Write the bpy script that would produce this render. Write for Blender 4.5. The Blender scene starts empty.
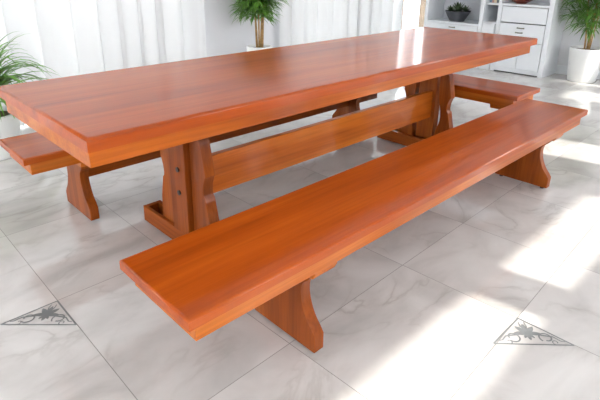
import bpy, bmesh, math, random
from mathutils import Vector, Matrix
random.seed(7)
S = bpy.context.scene
COL = S.collection
PI = math.pi

# ------------------------------------------------------------------ view
S.view_settings.view_transform = 'Standard'
S.view_settings.look = 'None'
S.view_settings.exposure = -0.22
S.view_settings.gamma = 1.0
S.view_settings.use_curve_mapping = False

# ------------------------------------------------------------------ node helpers
def srgb(r, g, b):
    f = lambda c: (c/255/12.92) if c/255 <= .04045 else ((c/255+.055)/1.055)**2.4
    return (f(r), f(g), f(b), 1)

def new_mat(name):
    m = bpy.data.materials.new(name); m.use_nodes = True
    nt = m.node_tree
    for n in list(nt.nodes): nt.nodes.remove(n)
    out = nt.nodes.new('ShaderNodeOutputMaterial')
    return m, nt, out

def pbsdf(nt, out, **kw):
    b = nt.nodes.new('ShaderNodeBsdfPrincipled')
    for k, v in kw.items():
        b.inputs[k.replace('_', ' ')].default_value = v
    nt.links.new(b.outputs[0], out.inputs[0])
    return b

def ramp(nt, fac, stops):
    r = nt.nodes.new('ShaderNodeValToRGB')
    e = r.color_ramp.elements
    e[0].position, e[0].color = stops[0]
    e[1].position, e[1].color = stops[-1]
    for p, c in stops[1:-1]:
        x = e.new(p); x.color = c
    nt.links.new(fac, r.inputs[0])
    return r

def plain(name, col, rough=.5, noise=.04, scale=8, **kw):
    m, nt, out = new_mat(name)
    b = pbsdf(nt, out, Roughness=rough, **kw)
    tc = nt.nodes.new('ShaderNodeTexCoord')
    n = nt.nodes.new('ShaderNodeTexNoise'); n.inputs['Scale'].default_value = scale
    n.inputs['Detail'].default_value = 4
    nt.links.new(tc.outputs['Object'], n.inputs['Vector'])
    d = tuple(c*(1-noise) for c in col[:3])+(1,); l = tuple(min(1, c*(1+noise)) for c in col[:3])+(1,)
    r = ramp(nt, n.outputs[0], [(.3, d), (.7, l)])
    nt.links.new(r.outputs[0], b.inputs['Base Color'])
    return m

def wood(name, axis, dark, mid, light, rough=.32, coat=.62, fine_amt=.6):
    """varnished timber, grain running along the given axis"""
    m, nt, out = new_mat(name)
    b = pbsdf(nt, out, Roughness=.5)
    b.inputs['Specular IOR Level'].default_value = .08
    b.inputs['Coat Weight'].default_value = coat
    b.inputs['Coat Roughness'].default_value = .12
    b.inputs['Coat IOR'].default_value = 1.52
    tc = nt.nodes.new('ShaderNodeTexCoord')
    def noise(sc, lng, detail, dist=0):
        mp = nt.nodes.new('ShaderNodeMapping')
        s = [sc, sc, sc]; s[axis] = lng
        mp.inputs['Scale'].default_value = s
        nt.links.new(tc.outputs['Object'], mp.inputs['Vector'])
        n = nt.nodes.new('ShaderNodeTexNoise')
        n.inputs['Scale'].default_value = 1; n.inputs['Detail'].default_value = detail
        n.inputs['Distortion'].default_value = dist
        nt.links.new(mp.outputs[0], n.inputs['Vector'])
        return n.outputs[0]
    broad = noise(9, .7, 3, .6)
    fine = noise(90, 2.5, 4, .3)
    r1 = ramp(nt, broad, [(.25, dark), (.5, mid), (.78, light)])
    r2 = ramp(nt, fine, [(.3, (.72, .66, .60, 1)), (.62, (1, 1, 1, 1))])
    mx = nt.nodes.new('ShaderNodeMix'); mx.data_type = 'RGBA'; mx.blend_type = 'MULTIPLY'
    mx.inputs[0].default_value = fine_amt
    nt.links.new(r1.outputs[0], mx.inputs[6]); nt.links.new(r2.outputs[0], mx.inputs[7])
    nt.links.new(mx.outputs[2], b.inputs['Base Color'])
    return m

WD, WM, WL = srgb(148, 60, 6), srgb(176, 77, 11), srgb(194, 94, 20)
WOOD = [wood('varnished_wood_%s' % 'xyz'[a], a, WD, WM, WL) for a in range(3)]
TAN = [wood('tan_varnished_wood_%s' % 'xyz'[a], a, srgb(158, 74, 12), srgb(190, 98, 24), srgb(210, 122, 42), fine_amt=.75, coat=.5) for a in range(3)]  # lighter timber, its tone also raised to stand for sun on the aprons
BROWN = [wood('brown_varnished_wood_%s' % 'xyz'[a], a, srgb(112, 50, 10), srgb(144, 70, 18), srgb(168, 90, 30), fine_amt=.8, coat=.4) for a in range(3)]
DARKWOOD = wood('shelf_wood', 1, srgb(90, 60, 50), srgb(120, 80, 65), srgb(140, 100, 80))

def marble():
    m, nt, out = new_mat('polished_marble_tile')
    b = pbsdf(nt, out, Roughness=.045)
    b.inputs['IOR'].default_value = 1.75
    tc = nt.nodes.new('ShaderNodeTexCoord')
    at = nt.nodes.new('ShaderNodeAttribute'); at.attribute_name = 'tile_random'
    mul = nt.nodes.new('ShaderNodeMath'); mul.operation = 'MULTIPLY'; mul.inputs[1].default_value = 37
    nt.links.new(at.outputs['Fac'], mul.inputs[0])
    mp = nt.nodes.new('ShaderNodeMapping'); mp.inputs['Rotation'].default_value = (0, 0, .5)
    mp.inputs['Scale'].default_value = (1, 1.7, 1)
    nt.links.new(tc.outputs['Object'], mp.inputs['Vector'])
    def n4(scale, detail, dist):
        n = nt.nodes.new('ShaderNodeTexNoise'); n.noise_dimensions = '4D'
        n.inputs['Scale'].default_value = scale; n.inputs['Detail'].default_value = detail
        n.inputs['Distortion'].default_value = dist
        nt.links.new(mp.outputs[0], n.inputs['Vector']); nt.links.new(mul.outputs[0], n.inputs['W'])
        return n
    v = n4(1.5, 6, 1.4)
    sub = nt.nodes.new('ShaderNodeMath'); sub.operation = 'SUBTRACT'; sub.inputs[1].default_value = .5
    nt.links.new(v.outputs[0], sub.inputs[0])
    ab = nt.nodes.new('ShaderNodeMath'); ab.operation = 'ABSOLUTE'; nt.links.new(sub.outputs[0], ab.inputs[0])
    vein = ramp(nt, ab.outputs[0], [(0, (1, 1, 1, 1)), (.02, (.35, .35, .35, 1)), (.07, (0, 0, 0, 1))])
    mask = n4(2.2, 2, .3); mr = ramp(nt, mask.outputs[0], [(.40, (0, 0, 0, 1)), (.70, (.6, .6, .6, 1))])
    vm = nt.nodes.new('ShaderNodeMath'); vm.operation = 'MULTIPLY'
    nt.links.new(vein.outputs[0], vm.inputs[0]); nt.links.new(mr.outputs[0], vm.inputs[1])
    cloud = n4(1.8, 5, 1.0)
    base = ramp(nt, cloud.outputs[0], [(.30, srgb(186, 182, 178)), (.5, srgb(207, 203, 199)), (.72, srgb(219, 216, 212))])
    mx = nt.nodes.new('ShaderNodeMix'); mx.data_type = 'RGBA'
    mx.inputs[7].default_value = srgb(158, 150, 142)
    nt.links.new(vm.outputs[0], mx.inputs[0]); nt.links.new(base.outputs[0], mx.inputs[6])
    nt.links.new(mx.outputs[2], b.inputs['Base Color'])
    return m
MARBLE = marble()
GROUT = plain('grey_grout', srgb(140, 136, 132), .8)
INLAY = plain('grey_inlay', srgb(122, 124, 124), .35)
PAINT = plain('white_wall_paint', srgb(226, 226, 229), .75, .01)
CEIL = plain('white_ceiling_paint', srgb(240, 240, 240), .8, .01)
WHITE = plain('white_lacquer', srgb(232, 235, 238), .35, .01)
PANEL = plain('white_cabinet_back', srgb(214, 217, 222), .5, .01)
FRAME = plain('white_window_frame', srgb(238, 240, 242), .4, .01)
POT = plain('white_ceramic_pot', srgb(240, 240, 238), .3, .01)
SOIL = plain('dark_soil', srgb(92, 74, 60), .95, .4, 60)
GREYPOT = plain('charcoal_pot', srgb(66, 68, 74), .6, .1, 30)
LEAF = plain('deep_green_leaf', srgb(98, 146, 56), .4, .4, 9)
LEAF_BRIGHT = plain('bright_green_leaf', srgb(104, 158, 52), .4, .4, 9)
SUCC = plain('succulent_green', srgb(78, 98, 66), .5, .35, 25)
TRUNK = plain('tan_bark', srgb(168, 132, 84), .8, .3, 40)
CHROME = plain('dull_metal', srgb(120, 118, 104), .35, .1, 20, Metallic=.8)
BLACK = plain('black_bolt', srgb(22, 22, 24), .45, .1)
SHADOWGAP = plain('shadow_gap', srgb(60, 62, 66), .7)  # dark tone stands for the shade in the gap under the bureau
BOWL = plain('brown_glazed_bowl', srgb(120, 52, 36), .3, .3, 20)
FRUIT1 = plain('dark_green_fruit', srgb(70, 72, 40), .5, .3, 20)
BOOKS = [plain('book_cloth_%s' % n, c, .6) for n, c in (('blue', srgb(120, 140, 165)), ('rose', srgb(196, 152, 136)), ('cream', srgb(220, 208, 180)), ('slate', srgb(96, 110, 128)), ('sage', srgb(160, 178, 140)))]
PAPER = plain('book_paper', srgb(236, 230, 216), .8)
FENCE = plain('brown_fence_boards', srgb(80, 66, 54), .85, .25, 12)
GRAVEL = plain('pale_ground', srgb(112, 108, 84), .9, .2, 10)
PAVING = plain('grey_paving', srgb(128, 128, 126), .9, .1, 6)
HEDGE = plain('hedge_leaf', srgb(60, 86, 34), .6, .4, 15)

def curtain_mat():
    m, nt, out = new_mat('sheer_white_voile')
    d = nt.nodes.new('ShaderNodeBsdfDiffuse'); d.inputs[0].default_value = (.88, .885, .89, 1)
    t = nt.nodes.new('ShaderNodeBsdfTranslucent'); t.inputs[0].default_value = (.36, .363, .367, 1)
    tr = nt.nodes.new('ShaderNodeBsdfTransparent'); tr.inputs[0].default_value = (1, 1, 1, 1)
    mx = nt.nodes.new('ShaderNodeMixShader'); mx.inputs[0].default_value = .15
    nt.links.new(d.outputs[0], mx.inputs[1]); nt.links.new(t.outputs[0], mx.inputs[2])
    m2 = nt.nodes.new('ShaderNodeMixShader')
    tc = nt.nodes.new('ShaderNodeTexCoord'); mp = nt.nodes.new('ShaderNodeMapping')
    mp.inputs['Scale'].default_value = (11, 1, .05)
    n = nt.nodes.new('ShaderNodeTexNoise'); n.inputs['Scale'].default_value = 1; n.inputs['Detail'].default_value = 2
    nt.links.new(tc.outputs['Object'], mp.inputs[0]); nt.links.new(mp.outputs[0], n.inputs['Vector'])
    r = ramp(nt, n.outputs[0], [(.35, (0, 0, 0, 1)), (.65, (.012, .012, .012, 1))])
    nt.links.new(r.outputs[0], m2.inputs[0])
    nt.links.new(mx.outputs[0], m2.inputs[1]); nt.links.new(tr.outputs[0], m2.inputs[2])
    nt.links.new(m2.outputs[0], out.inputs[0])
    return m
VOILE = curtain_mat()
def glass_mat():
    m, nt, out = new_mat('window_glass')
    t = nt.nodes.new('ShaderNodeBsdfTransparent'); t.inputs[0].default_value = (.97, .98, .98, 1)
    g = nt.nodes.new('ShaderNodeBsdfGlossy'); g.inputs['Roughness'].default_value = .01
    mx = nt.nodes.new('ShaderNodeMixShader'); mx.inputs[0].default_value = .05
    nt.links.new(t.outputs[0], mx.inputs[1]); nt.links.new(g.outputs[0], mx.inputs[2])
    nt.links.new(mx.outputs[0], out.inputs[0])
    return m
GLASS = glass_mat()
def diffuser_mat(name, v):
    m, nt, out = new_mat(name)
    t = nt.nodes.new('ShaderNodeBsdfTranslucent'); t.inputs[0].default_value = (v, v, v*1.02, 1)
    nt.links.new(t.outputs[0], out.inputs[0]); return m
DIFFUSER = diffuser_mat('light_diffuser', .9)  # added upper panes: diffuse the sun, bright source for wood edge highlights
DIMMER = diffuser_mat('light_dimmer', .28)  # added lower panes: block direct sun and cut low reflections on the wood

# ------------------------------------------------------------------ object helpers
def link_mesh(name, bm, mats, parent=None, smooth=False, bevel=0, seg=2):
    bmesh.ops.recalc_face_normals(bm, faces=bm.faces)
    me = bpy.data.meshes.new(name); bm.to_mesh(me); bm.free()
    for m in (mats if isinstance(mats, (list, tuple)) else [mats]): me.materials.append(m)
    o = bpy.data.objects.new(name, me); COL.objects.link(o)
    if parent is not None: o.parent = parent
    if smooth:
        for p in me.polygons: p.use_smooth = True
    if bevel:
        md = o.modifiers.new('Bevel', 'BEVEL'); md.width = bevel; md.segments = seg; md.limit_method = 'ANGLE'
        md.angle_limit = math.radians(40)
        md.harden_normals = True
        for p in me.polygons: p.use_smooth = True
    return o

def add_box(bm, x0, x1, y0, y1, z0, z1):
    v = [bm.verts.new((x, y, z)) for x in (x0, x1) for y in (y0, y1) for z in (z0, z1)]
    for f in ((0, 1, 3, 2), (4, 6, 7, 5), (0, 4, 5, 1), (2, 3, 7, 6), (0, 2, 6, 4), (1, 5, 7, 3)):
        bm.faces.new([v[i] for i in f])

def box(name, x0, x1, y0, y1, z0, z1, m, parent=None, bevel=0, seg=2):
    bm = bmesh.new(); add_box(bm, x0, x1, y0, y1, z0, z1)
    return link_mesh(name, bm, m, parent, bevel=bevel, seg=seg)

def prism_x(bm, pts, x0, x1):
    """closed outline of (y, z) extruded along x"""
    a = [bm.verts.new((x0, y, z)) for y, z in pts]; b = [bm.verts.new((x1, y, z)) for y, z in pts]
    n = len(pts)
    bm.faces.new(a); bm.faces.new(b[::-1])
    for i in range(n): bm.faces.new((a[i], b[i], b[(i+1) % n], a[(i+1) % n]))

def prism_y(bm, pts, y0, y1):
    a = [bm.verts.new((x, y0, z)) for x, z in pts]; b = [bm.verts.new((x, y1, z)) for x, z in pts]
    n = len(pts)
    bm.faces.new(a); bm.faces.new(b[::-1])
    for i in range(n): bm.faces.new((a[i], b[i], b[(i+1) % n], a[(i+1) % n]))

def lathe(bm, prof, seg=40, c=(0, 0, 0)):
    rings = []
    for r, z in prof:
        if r < 1e-6: rings.append([bm.verts.new((c[0], c[1], c[2]+z))])
        else: rings.append([bm.verts.new((c[0]+r*math.cos(2*PI*i/seg), c[1]+r*math.sin(2*PI*i/seg), c[2]+z)) for i in range(seg)])
    for a, b in zip(rings, rings[1:]):
        for i in range(seg):
            j = (i+1) % seg
            if len(a) == 1 and len(b) == 1: continue
            if len(a) == 1: bm.faces.new((a[0], b[i], b[j]))
            elif len(b) == 1: bm.faces.new((a[i], b[0], a[j]))
            else: bm.faces.new((a[i], b[i], b[j], a[j]))

def tube(bm, pts, radii, seg=8):
    rings = []
    for k, pnt in enumerate(pts):
        d = (pts[min(k+1, len(pts)-1)] - pts[max(k-1, 0)]).normalized()
        s = d.cross(Vector((.3, 1, .1))).normalized(); t = d.cross(s)
        rings.append([bm.verts.new(pnt + (s*math.cos(2*PI*i/seg)+t*math.sin(2*PI*i/seg))*radii[k]) for i in range(seg)])
    for a, b in zip(rings, rings[1:]):
        for i in range(seg): bm.faces.new((a[i], a[(i+1) % seg], b[(i+1) % seg], b[i]))
    bm.faces.new(rings[0][::-1]); bm.faces.new(rings[-1])

def thing(name, label, cat, loc, rotz=0, group=None):
    o = bpy.data.objects.new(name, None); COL.objects.link(o)
    o.empty_display_size = .1
    o.location = loc; o.rotation_euler = (0, 0, rotz)
    tag(o, label, cat, group); return o
def tag(o, label, cat, group=None):
    o['label'] = label; o['category'] = cat
    if group: o['group'] = group
    return o
def struct(o):
    o['kind'] = 'structure'; return o

# ------------------------------------------------------------------ room
XE, YB, YF, XW, ZC = 6.40, 3.16, -3.30, -3.4, 3.40

# floor: marble slabs laid between real joint lines
def build_floor():
    bm = bmesh.new(); lay = bm.loops.layers.float_color.new('tile_random')
    ym = [lambda x: 3.05, lambda x: 2.43, lambda x: 1.82, lambda x: 1.203, lambda x: .49,
          lambda x: -.345+.022*(x-.4), lambda x: -.872+.048*(x-.8), lambda x: -1.46+.048*(x-.8), lambda x: -2.06, lambda x: -2.66]
    far = [lambda y: -3.03, lambda y: -2.43, lambda y: -1.83, lambda y: -1.23, lambda y: -.63, lambda y: -.028, lambda y: .495, lambda y: 1.115,
           lambda y: 1.742, lambda y: 2.37, lambda y: 2.99, lambda y: 3.61, lambda y: 4.23, lambda y: 4.85, lambda y: 5.47, lambda y: 6.09]
    near = [lambda y: -3.03, lambda y: -2.43, lambda y: -1.83, lambda y: -1.23, lambda y: -.63, lambda y: -.027, lambda y: .504-.03*(y+.34),
            lambda y: 1.241-.035*(y+.34), lambda y: 1.82-.025*(y+.34), lambda y: 2.418-.02*(y+.34), lambda y: 3.02, lambda y: 3.62, lambda y: 4.22,
            lambda y: 4.82, lambda y: 5.42, lambda y: 6.02]
    ys = [lambda x: YB] + ym + [lambda x: YF]
    g = .0014
    for bi in range(len(ys)-1):
        yt, yb = ys[bi], ys[bi+1]
        ls = far if bi < 5 else near
        xs = [lambda y: XW] + ls + [lambda y: XE]
        for k in range(len(xs)-1):
            c = []
            for fx, fy, sx, sy in ((xs[k], yb, 1, 1), (xs[k+1], yb, -1, 1), (xs[k+1], yt, -1, -1), (xs[k], yt, 1, -1)):
                x = fx(fy(0)); y = fy(x); x = fx(y)
                c.append(bm.verts.new((x+sx*g, y+sy*g, 0)))
            f = bm.faces.new(c); rnd = random.random()
            for lp in f.loops: lp[lay] = (rnd, rnd, rnd, 1)
    f = bm.faces.new([bm.verts.new(v) for v in ((XW, YF, -.001), (XE, YF, -.001), (XE, YB, -.001), (XW, YB, -.001))]); f.material_index = 1
    add_box(bm, XW, XE, YF, YB, -.15, -.002)
    for f in bm.faces:
        if f.calc_center_median().z < -.0005: f.material_index = 1
    me_o = link_mesh('floor', bm, [MARBLE, GROUT]); struct(me_o)
    return me_o
build_floor()

def inlay(name, cx, cy, hx, hy):
    """triangular scrollwork inlay in the corner of a tile; legs run to (hx, 0) and (0, hy)"""
    bm = bmesh.new()
    Z = .0012
    lift = [0]
    def P(a, b): return Vector((cx+a*hx, cy+b*hy, Z+lift[0]*.00006))
    def ribbon(pts, w0, w1=None, closed=False):
        w1 = w1 if w1 is not None else w0
        n = len(pts); L = []; Rr = []; lift[0] += 1
        pts = [Vector((q.x, q.y, Z+lift[0]*.00006)) for q in pts]
        for i, q in enumerate(pts):
            d = (pts[(i+1) % n if closed else min(i+1, n-1)] - pts[(i-1) % n if closed else max(i-1, 0)]).normalized()
            s = Vector((-d.y, d.x, 0)); t = i/(n-1)
            w = (w0+(w1-w0)*t)/2
            L.append(bm.verts.new(q+s*w)); Rr.append(bm.verts.new(q-s*w))
        for i in range(n-1): bm.faces.new((L[i], L[i+1], Rr[i+1], Rr[i]))
    m = .012
    ribbon([P(0, 0), P(1, 0)], .006); ribbon([P(0, 0), P(0, 1)], .006); ribbon([P(1, 0), P(0, 1)], .006)
    def arc(ca, cb, r, t0, t1, n=14, r1=None):
        r1 = r if r1 is None else r1
        return [P(ca+(r+(r1-r)*k/n)*math.cos(t0+(t1-t0)*k/n), cb+(r+(r1-r)*k/n)*math.sin(t0+(t1-t0)*k/n)) for k in range(n+1)]
    # flower of leaf shapes about the middle of the triangle
    c0 = (.30, .30)
    def leaf(ang, ln, wd):
        lift[0] += 1; pts = []
        for k in range(13):
            t = k/12; w = wd*math.sin(PI*t)**.8
            pts.append((t*ln, w))
        out = [(u, w) for u, w in pts] + [(u, -w) for u, w in pts[::-1][1:-1]]
        ca, sa = math.cos(ang), math.sin(ang)
        vs = [bm.verts.new(P(c0[0]+u*ca-w*sa, c0[1]+u*sa+w*ca)) for u, w in out]
        bm.faces.new(vs)
    for ang, ln, wd in ((PI*1.25, .26, .045), (PI*1.02, .25, .05), (PI*1.48, .25, .05), (PI*.75, .25, .05), (-PI*.25, .25, .05), (PI*.25, .18, .035), (PI*.45, .16, .03), (PI*.05, .16, .03)):
        leaf(ang, ln, wd)
    for a, b, s in ((.58, .17, 1), (.17, .58, -1)):
        ribbon(arc(a, b, .125, 0, s*1.85*PI, 22, .08), .006)
        ribbon(arc(a+(.17 if s > 0 else 0), b+(.17 if s < 0 else 0), .06, PI*.2, s*1.5*PI, 12, .03), .004)
    ribbon([P(.30, .30), P(.45, .20), P(.66, .06), P(.80, .07), P(.86, .03)], .008, .004)
    ribbon([P(.30, .30), P(.20, .45), P(.06, .66), P(.07, .80), P(.03, .86)], .008, .004)
    ribbon([P(.12, .05), P(.2, .12), P(.30, .30)], .004, .006); ribbon([P(.05, .12), P(.12, .2), P(.30, .30)], .004, .006)
    bm.normal_update()
    for f in bm.faces:
        if f.normal.z < 0: f.normal_flip()
    me = bpy.data.meshes.new(name); bm.to_mesh(me); bm.free(); me.materials.append(INLAY)
    o = bpy.data.objects.new(name, me); COL.objects.link(o); return struct(o)
inlay('trim_1', -.030, .486, -.212, -.198)
inlay('trim_2', 1.262, -.853, -.208, -.205)

def wall_with_holes(name, axis, c0, c1, a0, a1, z0, z1, holes, m):
    """wall slab spanning a0..a1 along the free axis with rectangular openings (a, b, zlo, zhi)"""
    bm = bmesh.new()
    As = sorted({a0, a1, *[h[0] for h in holes], *[h[1] for h in holes]})
    Zs = sorted({z0, z1, *[h[2] for h in holes], *[h[3] for h in holes]})
    for i in range(len(As)-1):
        for j in range(len(Zs)-1):
            ca, cz = (As[i]+As[i+1])/2, (Zs[j]+Zs[j+1])/2
            if any(h[0] < ca < h[1] and h[2] < cz < h[3] for h in holes): continue
            if axis == 'y': add_box(bm, As[i], As[i+1], c0, c1, Zs[j], Zs[j+1])
            else: add_box(bm, c0, c1, As[i], As[i+1], Zs[j], Zs[j+1])
    bmesh.ops.remove_doubles(bm, verts=bm.verts, dist=1e-5)
    # drop inner partitions left between neighbouring cells
    seen = {}
    for f in bm.faces: seen.setdefault(tuple(sorted(v.index for v in f.verts)), []).append(f)
    bmesh.ops.delete(bm, geom=[f for fs in seen.values() if len(fs) > 1 for f in fs], context='FACES_ONLY')
    return struct(link_mesh(name, bm, m))

BACK = [(-2.9, 2.42, .04, 2.55), (3.82, 6.50, .04, 2.55)]
wall_with_holes('wall_back', 'y', YB, YB+.2, XW, XE+.2, 0, ZC, BACK, PAINT)
RIGHT = (-2.9, -.45, 1.5, 2.8)  # unseen opening added to brighten the floor at the far right
wall_with_holes('wall_right', 'x', XE, XE+.2, YF, YB, 0, ZC, [RIGHT, (2.88, YB-.02, .04, 2.55)], PAINT)
FRONT = [(-3.0, -1.0, .3, 2.7), (-.85, .75, .3, 2.9), (.92, 1.88, .3, 2.9), (2.05, 3.30, .3, 2.9), (3.83, 4.38, .02, 3.12), (5.80, 6.34, .02, 3.25)]  # first two openings added for fill light, the rest placed from sun patches
wall_with_holes('wall_front', 'y', YF-.15, YF, XW, XE+.2, 0, ZC, FRONT, PAINT)
struct(box('ceiling', XW, XE+.2, YF-.15, YB+.2, ZC, ZC+.2, CEIL))
struct(box('baseboard_right', XE-.018, XE, YF, 2.88, 0, .11, WHITE, bevel=.005))
bm = bmesh.new(); add_box(bm, 2.42, 3.82, YB-.016, YB, 0, .10)
struct(link_mesh('baseboard_back', bm, WHITE, bevel=.005))

def window(n, a, b, z0, z1, yc, muntins, clear_band=None, kind='window'):
    bm = bmesh.new(); t = .05; d = .035
    add_box(bm, a, b, yc-d, yc+d, z0, z0+t); add_box(bm, a, b, yc-d, yc+d, z1-t, z1)
    add_box(bm, a, a+t, yc-d, yc+d, z0+t, z1-t); add_box(bm, b-t, b, yc-d, yc+d, z0+t, z1-t)
    for mx in muntins: add_box(bm, mx-.055, mx+.055, yc-d, yc+d, z0+t, z1-t)
    f = link_mesh('%s_%d' % (kind, n), bm, FRAME, bevel=.004); struct(f)
    bm = bmesh.new(); add_box(bm, a+t, b-t, yc-.004, yc+.004, (clear_band[0] if clear_band else z0+t), (clear_band[1] if clear_band else z1-t))
    link_mesh('glass_pane', bm, GLASS, f)
    if clear_band:  # unseen panes added to shape the light around the clear band
        bm = bmesh.new(); add_box(bm, a+t, b-t, yc-.004, yc+.004, z0+t, clear_band[0])
        o = link_mesh('light_shaping_pane', bm, DIMMER, f); o['label'] = 'added lower pane blocking sun and dimming the window'
        if clear_band[1] < z1-t:
            bm = bmesh.new(); add_box(bm, a+t, b-t, yc-.004, yc+.004, clear_band[1], z1-t)
            o = link_mesh('light_shaping_pane', bm, DIFFUSER, f); o['label'] = 'added upper pane diffusing the window light'
window(1, *BACK[0], YB+.1, [-1.9])
window(2, *BACK[1], YB+.1, [])
for i, h in enumerate(FRONT):
    window(3+i, *h, YF-.08, [], (2.065, 2.30) if i in (2, 3) else (1.55, 1.56) if i == 1 else None)
LEFT = [(.9, 2.95, .1, 2.5)]
wall_with_holes('wall_left', 'x', XW-.2, XW, YF, YB, 0, ZC, LEFT, PAINT)

fr = bmesh.new()
for a in ((2.88, 2.91, .04, 2.55), (YB-.06, YB-.02, .04, 2.55), (2.91, YB-.06, .04, .09), (2.91, YB-.06, 2.5, 2.55)):
    add_box(fr, XE+.09, XE+.15, a[0], a[1], a[2], a[3])
fr = struct(link_mesh('window_9', fr, FRAME))
box('glass_pane', XE+.116, XE+.124, 2.91, YB-.06, .09, 2.5, GLASS, fr)
# sheer curtains
def curtain(name, x0, x1, y, z0, z1, seed, label):
    rnd = random.Random(seed)
    bm = bmesh.new(); n = int((x1-x0)/.006); rows = 14
    ph = [rnd.uniform(0, 6.28) for _ in range(6)]
    grid = []
    for j in range(rows+1):
        t = j/rows; row = []
        for i in range(n+1):
            u = x0+(x1-x0)*i/n
            amp = .030+.012*math.sin(u*1.7+ph[0])
            ph_u = u*26+ph[5]+1.5*math.sin(u*2.3+ph[2])+.6*math.sin(u*5.3+ph[1])
            dbl = .5+.5*math.sin(u*3.3+ph[0]+.5*math.sin(u*6.1))
            xx = (.022+.055*dbl)*math.sin(ph_u)+.006*math.sin(u*47+ph[3])
            yy = amp*math.cos(ph_u)+.007*math.sin(u*61+ph[3]+.4*t)
            row.append(bm.verts.new((u+xx, y+yy*(.75+.25*(1-t)), z0+(z1-z0)*t)))
        grid.append(row)
    for j in range(rows):
        for i in range(n): bm.faces.new((grid[j][i], grid[j][i+1], grid[j+1][i+1], grid[j+1][i]))
    o = link_mesh(name, bm, VOILE, smooth=True)
    return tag(o, label, 'curtain')
curtain('sheer_curtain', -3.0, 2.50, 3.06, .02, 2.72, 3, 'long white sheer curtain on the left, behind the near end of the table')
curtain('sheer_curtain', 3.60, 5.99, 3.06, .02, 2.72, 5, 'shorter white sheer curtain on the right, between the tree-like pot plant and the white cabinets')
def rail(n, x0, x1):
    bm = bmesh.new(); tube(bm, [Vector((x0, 3.06, 2.74)), Vector((x1, 3.06, 2.74))], [.014, .014], 12)
    for x in (x0+.1, (x0+x1)/2, x1-.1): add_box(bm, x-.01, x+.01, 3.06, YB, 2.732, 2.748)
    struct(link_mesh('trim_%d' % n, bm, FRAME))
rail(3, -3.1, 2.6); rail(4, 3.45, 6.2)

# ------------------------------------------------------------------ garden seen through the uncovered pane
struct(box('ground', -8, 16, YB+.2, 12, -.3, -.06, GRAVEL))
struct(box('ground_front', -14, 20, -16, YF-.15, -.3, -.06, PAVING))
struct(box('ground_left', -14, XW-.2, YF-.15, 12, -.3, -.06, PAVING))
fe = thing('garden_fence', 'dark brown board fence outside, seen through the uncovered pane beside the curtain', 'fence', (9, 4.9, -.06))
for i in range(26):
    box('board', -2.6+i*.2, -2.6+i*.2+.19, -.012, .012, .04, 1.0+.02*math.sin(i*3.1), FENCE, fe)
for x in (-2.5, -.1, 2.4): box('post', x, x+.09, .012, .1, 0, 1.05, FENCE, fe)
bm = bmesh.new(); rnd = random.Random(4)
for i in range(900):
    c = Vector((rnd.uniform(6.6, 11.4), rnd.uniform(5.15, 5.65), rnd.uniform(.2, 1.6)))
    a = Vector((rnd.uniform(-1, 1), rnd.uniform(-1, 1), rnd.uniform(-1, 1))).normalized()*.09
    b = a.cross(Vector((rnd.uniform(-1, 1), rnd.uniform(-1, 1), 1))).normalized()*.05
    bm.faces.new([bm.verts.new(c+v) for v in (-a, b, a, -b)])
for x in (7, 8, 9, 10, 11): tube(bm, [Vector((x, 5.4, -.06)), Vector((x, 5.4, 1.3))], [.03, .015])
tag(link_mesh('hedge', bm, HEDGE), 'green hedge outside, showing above the brown fence', 'hedge')

# ------------------------------------------------------------------ dining table
TL, TW, TZ = 3.236, .918, .825
table = thing('dining_table', 'long orange-brown varnished trestle dining table with a thick top, standing between the benches', 'table', (0, 0, 0))
def slab(name, x0, x1, y0, y1, z0, z1, parent, axis=0, bev=.007, fam=None):
    bm = bmesh.new()
    bmesh.ops.create_cube(bm, size=1, matrix=Matrix.Translation(((x0+x1)/2, (y0+y1)/2, (z0+z1)/2)) @ Matrix.Diagonal((x1-x0, y1-y0, z1-z0, 1)))
    # round over the upper edges only; the underside stays crisp
    ed = [e for e in bm.edges if all(abs(v.co.z-z1) < 1e-6 for v in e.verts)]
    bmesh.ops.bevel(bm, geom=ed, offset=bev, segments=5, profile=.5, affect='EDGES')
    o = link_mesh(name, bm, (fam or WOOD)[axis], parent)
    for p in o.data.polygons: p.use_smooth = not (p.normal.z > .999 or abs(p.normal.z) < .05 or p.normal.z < -.99)
    return o
slab('tabletop', 0, TL, 0, TW, .779, TZ, table, 0, .010)
# apron moulding under the top: one mitred frame
def apron(name, x0, x1, y0, y1, z0, z1, t, parent):
    bm = bmesh.new()
    o = [(x0, y0), (x1, y0), (x1, y1), (x0, y1)]; i_ = [(x0+t, y0+t), (x1-t, y0+t), (x1-t, y1-t), (x0+t, y1-t)]
    V = {}
    for k in range(4):
        for nm, pts in (('o', o), ('i', i_)):
            for z, zn in ((z0, 'b'), (z1, 't')): V[nm+zn+str(k)] = bm.verts.new((*pts[k], z))
    for k in range(4):
        l = (k+1) % 4
        g = lambda s, q: V[s+str(q)]
        bm.faces.new((g('ob', k), g('ob', l), g('ot', l), g('ot', k)))
        bm.faces.new((g('ib', l), g('ib', k), g('it', k), g('it', l)))
        bm.faces.new((g('ob', l), g('ob', k), g('ib', k), g('ib', l)))
        bm.faces.new((g('ot', k), g('ot', l), g('it', l), g('it', k)))
    return link_mesh(name, bm, TAN[0], parent, bevel=.002, seg=2)
apron('apron', .014, TL-.014, .034, TW-.034, .716, .7735, .03, table)
box('spacer', .05, TL-.05, .05, TW-.05, .7735, .779, BROWN[0], table)
YC = TW/2+.012
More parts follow.
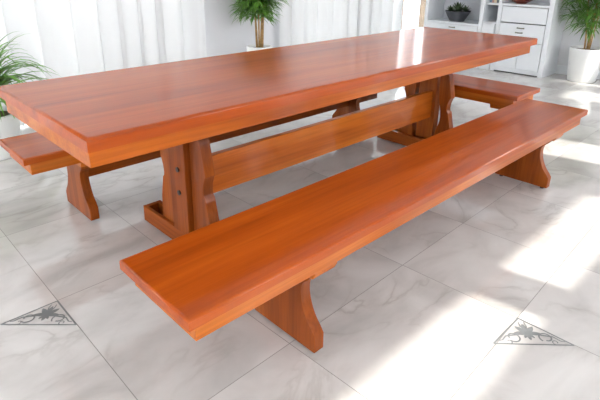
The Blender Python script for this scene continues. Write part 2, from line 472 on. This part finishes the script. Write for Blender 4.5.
def smooth_path(pts, n=6):
    """Catmull-Rom through the outline points"""
    out = []
    for i in range(len(pts)-1):
        p0 = pts[max(i-1, 0)]; p1 = pts[i]; p2 = pts[i+1]; p3 = pts[min(i+2, len(pts)-1)]
        for k in range(n):
            t = k/n
            out.append(tuple(.5*((2*p1[c])+(-p0[c]+p2[c])*t+(2*p0[c]-5*p1[c]+4*p2[c]-p3[c])*t*t+(-p0[c]+3*p1[c]-3*p2[c]+p3[c])*t**3) for c in (0, 1)))
    out.append(pts[-1]); return out
def trestle(xa, flip):
    """xa = outer face; flip=+1: outer side faces -x"""
    X = lambda d: xa+flip*d
    def bx(name, d0, d1, y0, y1, z0, z1, ax, bev=.004, m=None, par=table):
        a, b = sorted((X(d0), X(d1))); bm = bmesh.new(); add_box(bm, a, b, y0, y1, z0, z1)
        return link_mesh(name, bm, m or BROWN[ax], par, bevel=bev)
    # foot: two rails with closed ends and an open slot between them
    bm = bmesh.new()
    a, b = sorted((X(0), X(.019))); add_box(bm, a, b, YC-.389, YC+.389, .012, .099)
    a, b = sorted((X(.074), X(.102))); add_box(bm, a, b, YC-.389, YC+.389, .012, .099)
    a, b = sorted((X(.019), X(.074)))
    for y0 in (YC-.389, YC+.359): add_box(bm, a, b, y0, y0+.03, .012, .099)
    ft = link_mesh('foot', bm, BROWN[1], table, bevel=.003)
    for yy in (YC-.35, YC+.35):
        bm = bmesh.new(); lathe(bm, [(0, 0), (.018, 0), (.018, .013), (0, .013)], 16, ((X(.05)), yy, 0))
        link_mesh('glide', bm, BLACK, ft)
    bx('centre_post', -.006, .062, YC-.068, YC+.068, .0995, .779, 2, .004)
    for s in (-1, 1):
        # wavy outer edge, straighter inner edge with a shallow hollow
        outer = [(.152, .775), (.152, .60)] + [(.162, .585), (.176, .52), (.190, .455), (.192, .435)] + [(.184, .425), (.172, .39), (.168, .355), (.172, .338)] + [(.182, .33), (.196, .27), (.208, .22)] + [(.214, .15), (.214, .02)]
        inner = [(.074, .02), (.074, .775)] if flip > 0 else [(.090, .02), (.094, .16), (.122, .26), (.118, .34), (.098, .43), (.092, .60), (.092, .775)]
        pts = [(YC+s*u, z) for u, z in outer+(smooth_path(inner, 4) if len(inner) > 2 else inner)]
        bm = bmesh.new(); a, b = sorted((X(.0195), X(.0735))); prism_x(bm, pts, a, b)
        link_mesh('side_board', bm, BROWN[2], table, bevel=.003)
    bx('top_rail', -.0, .102, YC-.36, YC+.36, .735, .7785, 1)
    bl = []
    for z in (.43, .315):
        bm = bmesh.new()
        bmesh.ops.create_cone(bm, cap_ends=True, segments=24, radius1=.0125, radius2=.011, depth=.006,
                              matrix=Matrix.Translation((X(-.009), YC-.012, z)) @ Matrix.Rotation(PI/2, 4, 'Y'))
        link_mesh('bolt', bm, BLACK, table)
trestle(.566, 1); trestle(2.702, -1)
slab('stretcher', .629, 2.639, YC-.042, YC-.008, .268, .463, table, 0, .004, TAN)

# ------------------------------------------------------------------ benches
def leg_outline():
    h = [(.165, .012), (.165, .078), (.150, .100), (.122, .135), (.100, .185), (.092, .235), (.100, .272), (.128, .300), (.136, .330)]
    right = [h[0], h[1]] + smooth_path(h[2:], 4)
    return [(y, z) for y, z in right] + [(-y, z) for y, z in right[::-1]]
LEG = leg_outline()
def bench(label, L, loc, rotz, legs, W=.39):
    """local frame: x along the bench from its near end, y across from its front edge"""
    t = thing('bench', label, 'bench', loc, rotz, None)
    slab('seat', 0, L, 0, W, .416, .45, t, 0, .008)
    apron('apron', .032, L-.032, .022, W-.022, .353, .4115, .028, t)
    box('spacer', .046, L-.046, .044, W-.044, .4115, .416, BROWN[0], t)
    for x in legs:
        bm = bmesh.new(); prism_x(bm, [(W/2+y, z) for y, z in LEG], x, x+.048)
        lg = link_mesh('leg', bm, BROWN[2], t, bevel=.003)
        for s in (-1, 1):
            bm = bmesh.new(); lathe(bm, [(0, 0), (.012, 0), (.012, .013), (0, .013)], 14, (x+.024, W/2+s*.13, 0))
            link_mesh('glide', bm, BLACK, lg)
        # cleat fixing the leg under the seat, chamfered at both ends
        bm = bmesh.new(); w2 = .170
        prism_x(bm, [(W/2-w2+.012, .4115), (W/2-w2, .345), (W/2-w2+.012, .322), (W/2+w2-.012, .322), (W/2+w2, .345), (W/2+w2-.012, .4115)], x-.012, x+.10)
        link_mesh('cleat', bm, TAN[1], t, bevel=.003)
    return t
front = bench('long orange-brown wooden bench in the foreground, parallel to the near side of the table', 2.960, (.015, -.4796, 0), 0, (.508, 2.569-.048+.048))
back = bench('long wooden bench behind the table, its left end showing past the tabletop corner', 2.960, (.069, 1.0095, 0), 0, (.280, 2.56))
slab('stretcher', .328, 2.945, .18, .212, .20, .335, back, 0, .003, BROWN)
end = bench('short wooden bench set crosswise beyond the far end of the table', 1.00, (2.9795+.39, -.03, 0), PI/2, (.10, .80))

# ------------------------------------------------------------------ potted plants
def pot(parent, rt, rb, h):
    bm = bmesh.new()
    lathe(bm, [(0, 0), (rb*.97, 0), (rb, .012), (rb+(rt-rb)*.45, h*.45), (rt, h-.012), (rt, h-.003), (rt-.004, h), (rt-.018, h), (rt-.02, h-.012), (rt-.028, h-.06), (0, h-.06)], 56)
    link_mesh('pot', bm, POT, parent, smooth=True)
    bm = bmesh.new(); lathe(bm, [(0, h-.02), (rt*.5, h-.022), (rt-.022, h-.03), (rt-.022, h-.05)], 40)
    link_mesh('soil', bm, SOIL, parent, smooth=True)

def blade(bm, base, direc, L, w, droop, rnd, n=7):
    side = direc.cross(Vector((0, 0, 1)))
    if side.length < .05: side = Vector((1, 0, 0))
    side.normalize()
    p = base.copy(); d = direc.normalized(); prev = None
    for k in range(n+1):
        t = k/n
        ww = w*(.55+.45*math.sin(PI*min(1, t*1.6+.15)) if t < .5 else (1-(t-.5)/.5)**.8)
        up = side.cross(d).normalized()
        a = bm.verts.new(p+side*ww/2+up*ww*.18); m = bm.verts.new(p); b = bm.verts.new(p-side*ww/2+up*ww*.18)
        if prev:
            bm.faces.new((prev[0], a, m, prev[1])); bm.faces.new((prev[1], m, b, prev[2]))
        prev = (a, m, b)
        p = p+d*(L/n)
        d = (d+Vector((0, 0, -droop/n*(.4+1.4*t)))).normalized()

def stem_palm(label, loc, seed, pr, ph, stems, crown_lo, crown_hi, leaf_n, leaf_len, spread, mat, trunk_r=.014, xmax=9, ymax=9, yfront=-9):
    rnd = random.Random(seed)
    t = thing('potted_plant', label, 'plant', loc)
    pot(t, pr, pr*.82, ph)
    foliage = bmesh.new()
    for s in range(stems):
        a = 2*PI*s/stems+rnd.uniform(-.3, .3)
        top = crown_hi*rnd.uniform(.8, 1)
        b0 = Vector((.03*math.cos(a), .03*math.sin(a), ph-.03))
        pts = [b0+Vector((math.cos(a), math.sin(a), 0))*spread*.25*(k/6)**1.3+Vector((0, 0, (top-ph)*k/6)) for k in range(7)]
        bm = bmesh.new(); rr = trunk_r*(1.5 if s == 0 else rnd.uniform(.6, .9))
        tube(bm, pts, [rr*(1-.09*k) for k in range(7)], 9)
        link_mesh('trunk', bm, TRUNK, t, smooth=True)
        for i in range(leaf_n//stems):
            zt = rnd.random()
            z = crown_lo+(top-crown_lo)*zt
            f = (z-ph)/(top-ph)*6; k = min(5, int(f)); base = pts[k].lerp(pts[k+1], f-k)
            az = rnd.uniform(0, 2*PI); el = rnd.uniform(.0, .9)+.3*zt
            d = Vector((math.cos(az)*math.cos(el), math.sin(az)*math.cos(el), math.sin(el)))
            # short twig bearing a fan of narrow blades
            tip = base+d*spread*rnd.uniform(.25, .6)
            tube(foliage, [base, base.lerp(tip, .5)+Vector((0, 0, .01)), tip], [.003, .0025, .002], 4)
            for q in range(7):
                dd = (d+Vector((rnd.uniform(-.75, .75), rnd.uniform(-.75, .75), rnd.uniform(-.7, .25)))).normalized()
                blade(foliage, tip, dd, leaf_len*rnd.uniform(.6, 1.05), .018*rnd.uniform(.8, 1.2), rnd.uniform(.7, 1.6), rnd, 5)
    # leaves bend back where they meet the wall or the cabinet
    for v in foliage.verts:
        if v.co.x > xmax: v.co.x = xmax+.03*math.tanh((v.co.x-xmax)/.12)
        if v.co.y > ymax and v.co.x > yfront: v.co.y = ymax+.02*math.tanh((v.co.y-ymax)/.12)
    link_mesh('foliage', foliage, mat, t, smooth=True)
    return t
stem_palm('tall green bamboo-like plant in a white pot against the grey wall between the two curtains', (3.02, 2.80, 0), 11, .142, .475, 3, .76, 1.5, 260, .21, .27, LEAF, ymax=.19)
stem_palm('leafy green plant in a large white pot on the floor right of the cabinets', (6.175, .525, 0), 23, .188, .392, 3, .62, 1.25, 140, .25, .30, LEAF, .012, xmax=.17, ymax=.345, yfront=-.25)

# arching plant at the left edge
def arching(label, loc, seed):
    rnd = random.Random(seed)
    t = thing('potted_plant', label, 'plant', loc)
    pot(t, .18, .145, .315)
    bm = bmesh.new()
    tube(bm, [Vector((0, 0, .28)), Vector((.005, .0, .36)), Vector((0, .005, .45))], [.045, .03, .022], 12)
    link_mesh('trunk', bm, TRUNK, t, smooth=True)
    bm = bmesh.new()
    for i in range(190):
        az = rnd.uniform(0, 2*PI); el = rnd.uniform(.15, 1.35); L = rnd.uniform(.36, .62)
        d = Vector((math.cos(az)*math.cos(el), math.sin(az)*math.cos(el), math.sin(el)))
        blade(bm, Vector((rnd.uniform(-.02, .02), rnd.uniform(-.02, .02), rnd.uniform(.36, .52))), d, L, .026*rnd.uniform(.8, 1.3), rnd.uniform(1.4, 2.6), rnd, 10)
    link_mesh('foliage', bm, LEAF_BRIGHT, t, smooth=True)
arching('bright green plant with long arching leaves in a white pot at the left edge', (.285, 2.50, 0), 5)

# ------------------------------------------------------------------ white cabinets on the end wall
CF = 5.96
def knob(parent, y, z, name='handle'):
    bm = bmesh.new()
    pts = [Vector((CF-.012-.02*math.sin(PI*k/8), y-.04+.08*k/8, z)) for k in range(9)]
    tube(bm, pts, [.007]*9, 8)
    add_box(bm, CF-.016, CF-.006, y-.046, y-.034, z-.008, z+.008); add_box(bm, CF-.016, CF-.006, y+.034, y+.046, z-.008, z+.008)
    link_mesh(name, bm, CHROME, parent, smooth=False)

def panel_front(name, parent, y0, y1, z0, z1, rails=True):
    """framed front panel, its field set back from the stiles"""
    bm = bmesh.new()
    add_box(bm, CF-.008, CF+.012, y0, y1, z0, z1)
    o = link_mesh(name, bm, WHITE, parent, bevel=.003)
    return o

# open shelf cabinet (left)
ca = thing('shelf_cabinet', 'tall white cabinet with an open compartment over a drawer, left of the white bureau', 'cabinet', (0, 0, 0))
bm = bmesh.new()
add_box(bm, CF, XE-.005, 2.58, 2.63, 0, 1.95); add_box(bm, CF, XE-.005, 1.76, 1.81, 0, 1.95)
add_box(bm, CF, XE-.005, 1.81, 2.58, 1.91, 1.95); add_box(bm, CF+.01, XE-.005, 1.81, 2.58, 1.02, 1.045); add_box(bm, CF+.01, XE-.005, 1.81, 2.58, 1.48, 1.505)
add_box(bm, CF, XE-.005, 1.81, 2.58, .545, .572); add_box(bm, CF+.02, XE-.005, 1.81, 2.58, .08, .10)
link_mesh('body', bm, WHITE, ca, bevel=.002)
box('back_panel', XE-.02, XE-.006, 1.81, 2.58, .572, 1.91, PANEL, ca)
d = panel_front('drawer', ca, 1.815, 2.575, .40, .54); knob(d, 2.18, .505)
for a, b in ((1.815, 2.193), (2.197, 2.575)):
    d = panel_front('door', ca, a, b, .085, .395); knob(d, b-.06 if a < 2 else a+.06, .34)
box('plinth', CF+.015, CF+.025, 1.81, 2.58, 0, .08, WHITE, ca)
# narrow low unit between
cb = thing('low_cabinet', 'narrow low white cabinet between the shelf cabinet and the bureau, with a shelf above it', 'cabinet', (0, 0, 0))
bm = bmesh.new()
add_box(bm, CF+.02, XE-.005, 1.59, 1.757, .08, .60)
add_box(bm, CF, XE-.005, 1.575, 1.757, .60, .615); add_box(bm, CF+.05, XE-.005, 1.575, 1.757, .825, .85)
link_mesh('body', bm, WHITE, cb, bevel=.002)
box('back_panel', XE-.02, XE-.006, 1.575, 1.757, .615, .825, PANEL, cb)
box('door', CF+.004, CF+.0195, 1.593, 1.755, .085, .595, WHITE, cb, bevel=.002)
box('plinth', CF+.022, CF+.032, 1.59, 1.757, 0, .08, WHITE, cb)
# bureau (right)
cc = thing('bureau', 'wide white bureau with a fall-front panel and small metal pulls, beside the potted plant', 'cabinet', (0, 0, 0))
bm = bmesh.new()
add_box(bm, CF-.01, XE-.005, .90, .955, 0, 1.95); add_box(bm, CF-.002, XE-.005, 1.52, 1.572, 0, .83)
add_box(bm, CF-.012, XE-.005, .955, 1.572, .83, .855)
add_box(bm, CF+.0, XE-.005, .955, 1.52, .014, .062); add_box(bm, CF+.03, XE-.005, .955, 1.52, .60, .62)
add_box(bm, CF, XE-.005, .955, 1.572, 1.91, 1.95); add_box(bm, CF+.01, XE-.005, .955, 1.572, 1.30, 1.325)
add_box(bm, CF, XE-.005, 1.535, 1.572, .855, 1.91)
link_mesh('body', bm, WHITE, cc, bevel=.002)
box('back_panel', XE-.02, XE-.006, .955, 1.535, .855, 1.91, PANEL, cc)
dp = panel_front('fall_front', cc, .962, 1.513, .635, .822)
dr = panel_front('drawer', cc, .962, 1.513, .405, .622); knob(dr, 1.25, .572); knob(dr, 1.262, .515, 'key')
for a, b in ((.962, 1.235), (1.240, 1.513)): panel_front('door', cc, a, b, .065, .398)
box('plinth', CF+.012, CF+.022, .955, 1.52, 0, .0135, SHADOWGAP, cc)

# planter of succulents on the open shelf
pl = thing('succulent_planter', 'dark grey tapered bowl of small green succulents on the white open shelf', 'plant', (6.12, 2.21, .572))
bm = bmesh.new()
lathe(bm, [(0, 0), (.095, 0), (.10, .008), (.168, .128), (.172, .140), (.160, .140), (.152, .122), (0, .118)], 36)
link_mesh('pot', bm, GREYPOT, pl, smooth=True)
bm = bmesh.new(); lathe(bm, [(0, .128), (.10, .127), (.152, .124)], 24); link_mesh('soil', bm, SOIL, pl, smooth=True)
rnd = random.Random(8)
for (cx, cy, R, nl) in ((0, 0, .15, 26), (-.03, .095, .09, 18), (.02, -.10, .10, 18), (.07, .05, .08, 16), (-.08, -.04, .08, 16)):
    bm = bmesh.new()
    for i in range(nl):
        az = i*2.4; el = .15+1.1*i/nl
        dd = Vector((math.cos(az)*math.cos(el), math.sin(az)*math.cos(el), math.sin(el)))
        blade(bm, Vector((cx, cy, .13)), dd, R, .030, -.3, rnd, 5)
    link_mesh('rosette', bm, SUCC, pl, smooth=True)

# things on the cabinets
bw = thing('fruit_bowl', 'low dark reddish-brown bowl standing on top of the bureau', 'bowl', (6.12, 1.36, .855))
bm = bmesh.new(); lathe(bm, [(0, 0), (.06, 0), (.062, .008), (.11, .03), (.155, .07), (.150, .072), (.105, .036), (0, .016)], 36)
link_mesh('bowl_body', bm, BOWL, bw, smooth=True)
for i, (x, y) in enumerate(((-.05, .0), (.04, .05), (.035, -.055))):
    f = thing('fruit', ('dark green fruit nearest the room in the brown bowl', 'dark green fruit on the left at the back of the brown bowl', 'dark green fruit on the right at the back of the brown bowl')[i], 'fruit', (6.12+x, 1.36+y, .888), i)
    bm = bmesh.new(); bmesh.ops.create_uvsphere(bm, u_segments=20, v_segments=12, radius=.036, matrix=Matrix.Translation((0, 0, .036)) @ Matrix.Diagonal((1, 1, .9, 1)))
    link_mesh('flesh', bm, FRUIT1, f, smooth=True)
    bm = bmesh.new(); tube(bm, [Vector((0, 0, .066)), Vector((.003, 0, .08))], [.003, .002], 6); link_mesh('stem', bm, TRUNK, f)
yy = 1.745
names = ['blue', 'rose', 'cream', 'slate', 'sage']
for i in range(5):
    th = (.030, .026, .034, .022, .028)[i]; h = (.20, .22, .18, .21, .19)[i]
    b = thing('book', '%s book standing on the small shelf over the narrow low cabinet' % ('blue-grey', 'dusty pink', 'cream', 'dark slate', 'sage green')[i], 'book', (6.06, yy-th/2, .85), 0, 'books on the small shelf')
    bm = bmesh.new()
    add_box(bm, 0, .15, -th/2, -th/2+.003, 0, h); add_box(bm, 0, .15, th/2-.003, th/2, 0, h); add_box(bm, 0, .003, -th/2+.003, th/2-.003, 0, h)
    link_mesh('cover', bm, BOOKS[i], b)
    box('pages', .004, .146, -th/2+.0032, th/2-.0032, .004, h-.004, PAPER, b)
    yy -= th+.002

# ------------------------------------------------------------------ light
w = bpy.data.worlds.new('sky'); S.world = w; w.use_nodes = True
nt = w.node_tree; bg = nt.nodes['Background']
bg.inputs[0].default_value = (.95, .975, 1.0, 1); bg.inputs[1].default_value = 9.8
sun = bpy.data.lights.new('sun', 'SUN'); sun.energy = 11; sun.angle = math.radians(1.0); sun.color = (1, .96, .90)
so = bpy.data.objects.new('sun', sun); COL.objects.link(so)
to_sun = Vector((.20, -1, .84))
so.rotation_euler = to_sun.to_track_quat('Z', 'Y').to_euler()

# ------------------------------------------------------------------ camera
cam = bpy.data.cameras.new('camera'); co = bpy.data.objects.new('camera', cam); COL.objects.link(co)
yaw, pit, rol = .8193, -.3499, .0038
fw = Vector((math.cos(pit)*math.cos(yaw), math.cos(pit)*math.sin(yaw), math.sin(pit)))
r = Vector((math.sin(yaw), -math.cos(yaw), 0)); u = r.cross(fw)
r2 = r*math.cos(rol)+u*math.sin(rol); u2 = -r*math.sin(rol)+u*math.cos(rol)
M = Matrix((r2, u2, -fw)).transposed().to_4x4(); M.translation = Vector((-.5221, -1.4172, 1.3084))
co.matrix_world = M
cam.sensor_width = 36; cam.lens = 502.12*36/600
cam.shift_x = 14.13/600; cam.shift_y = -52.53/600
cam.clip_start = .05
S.camera = co
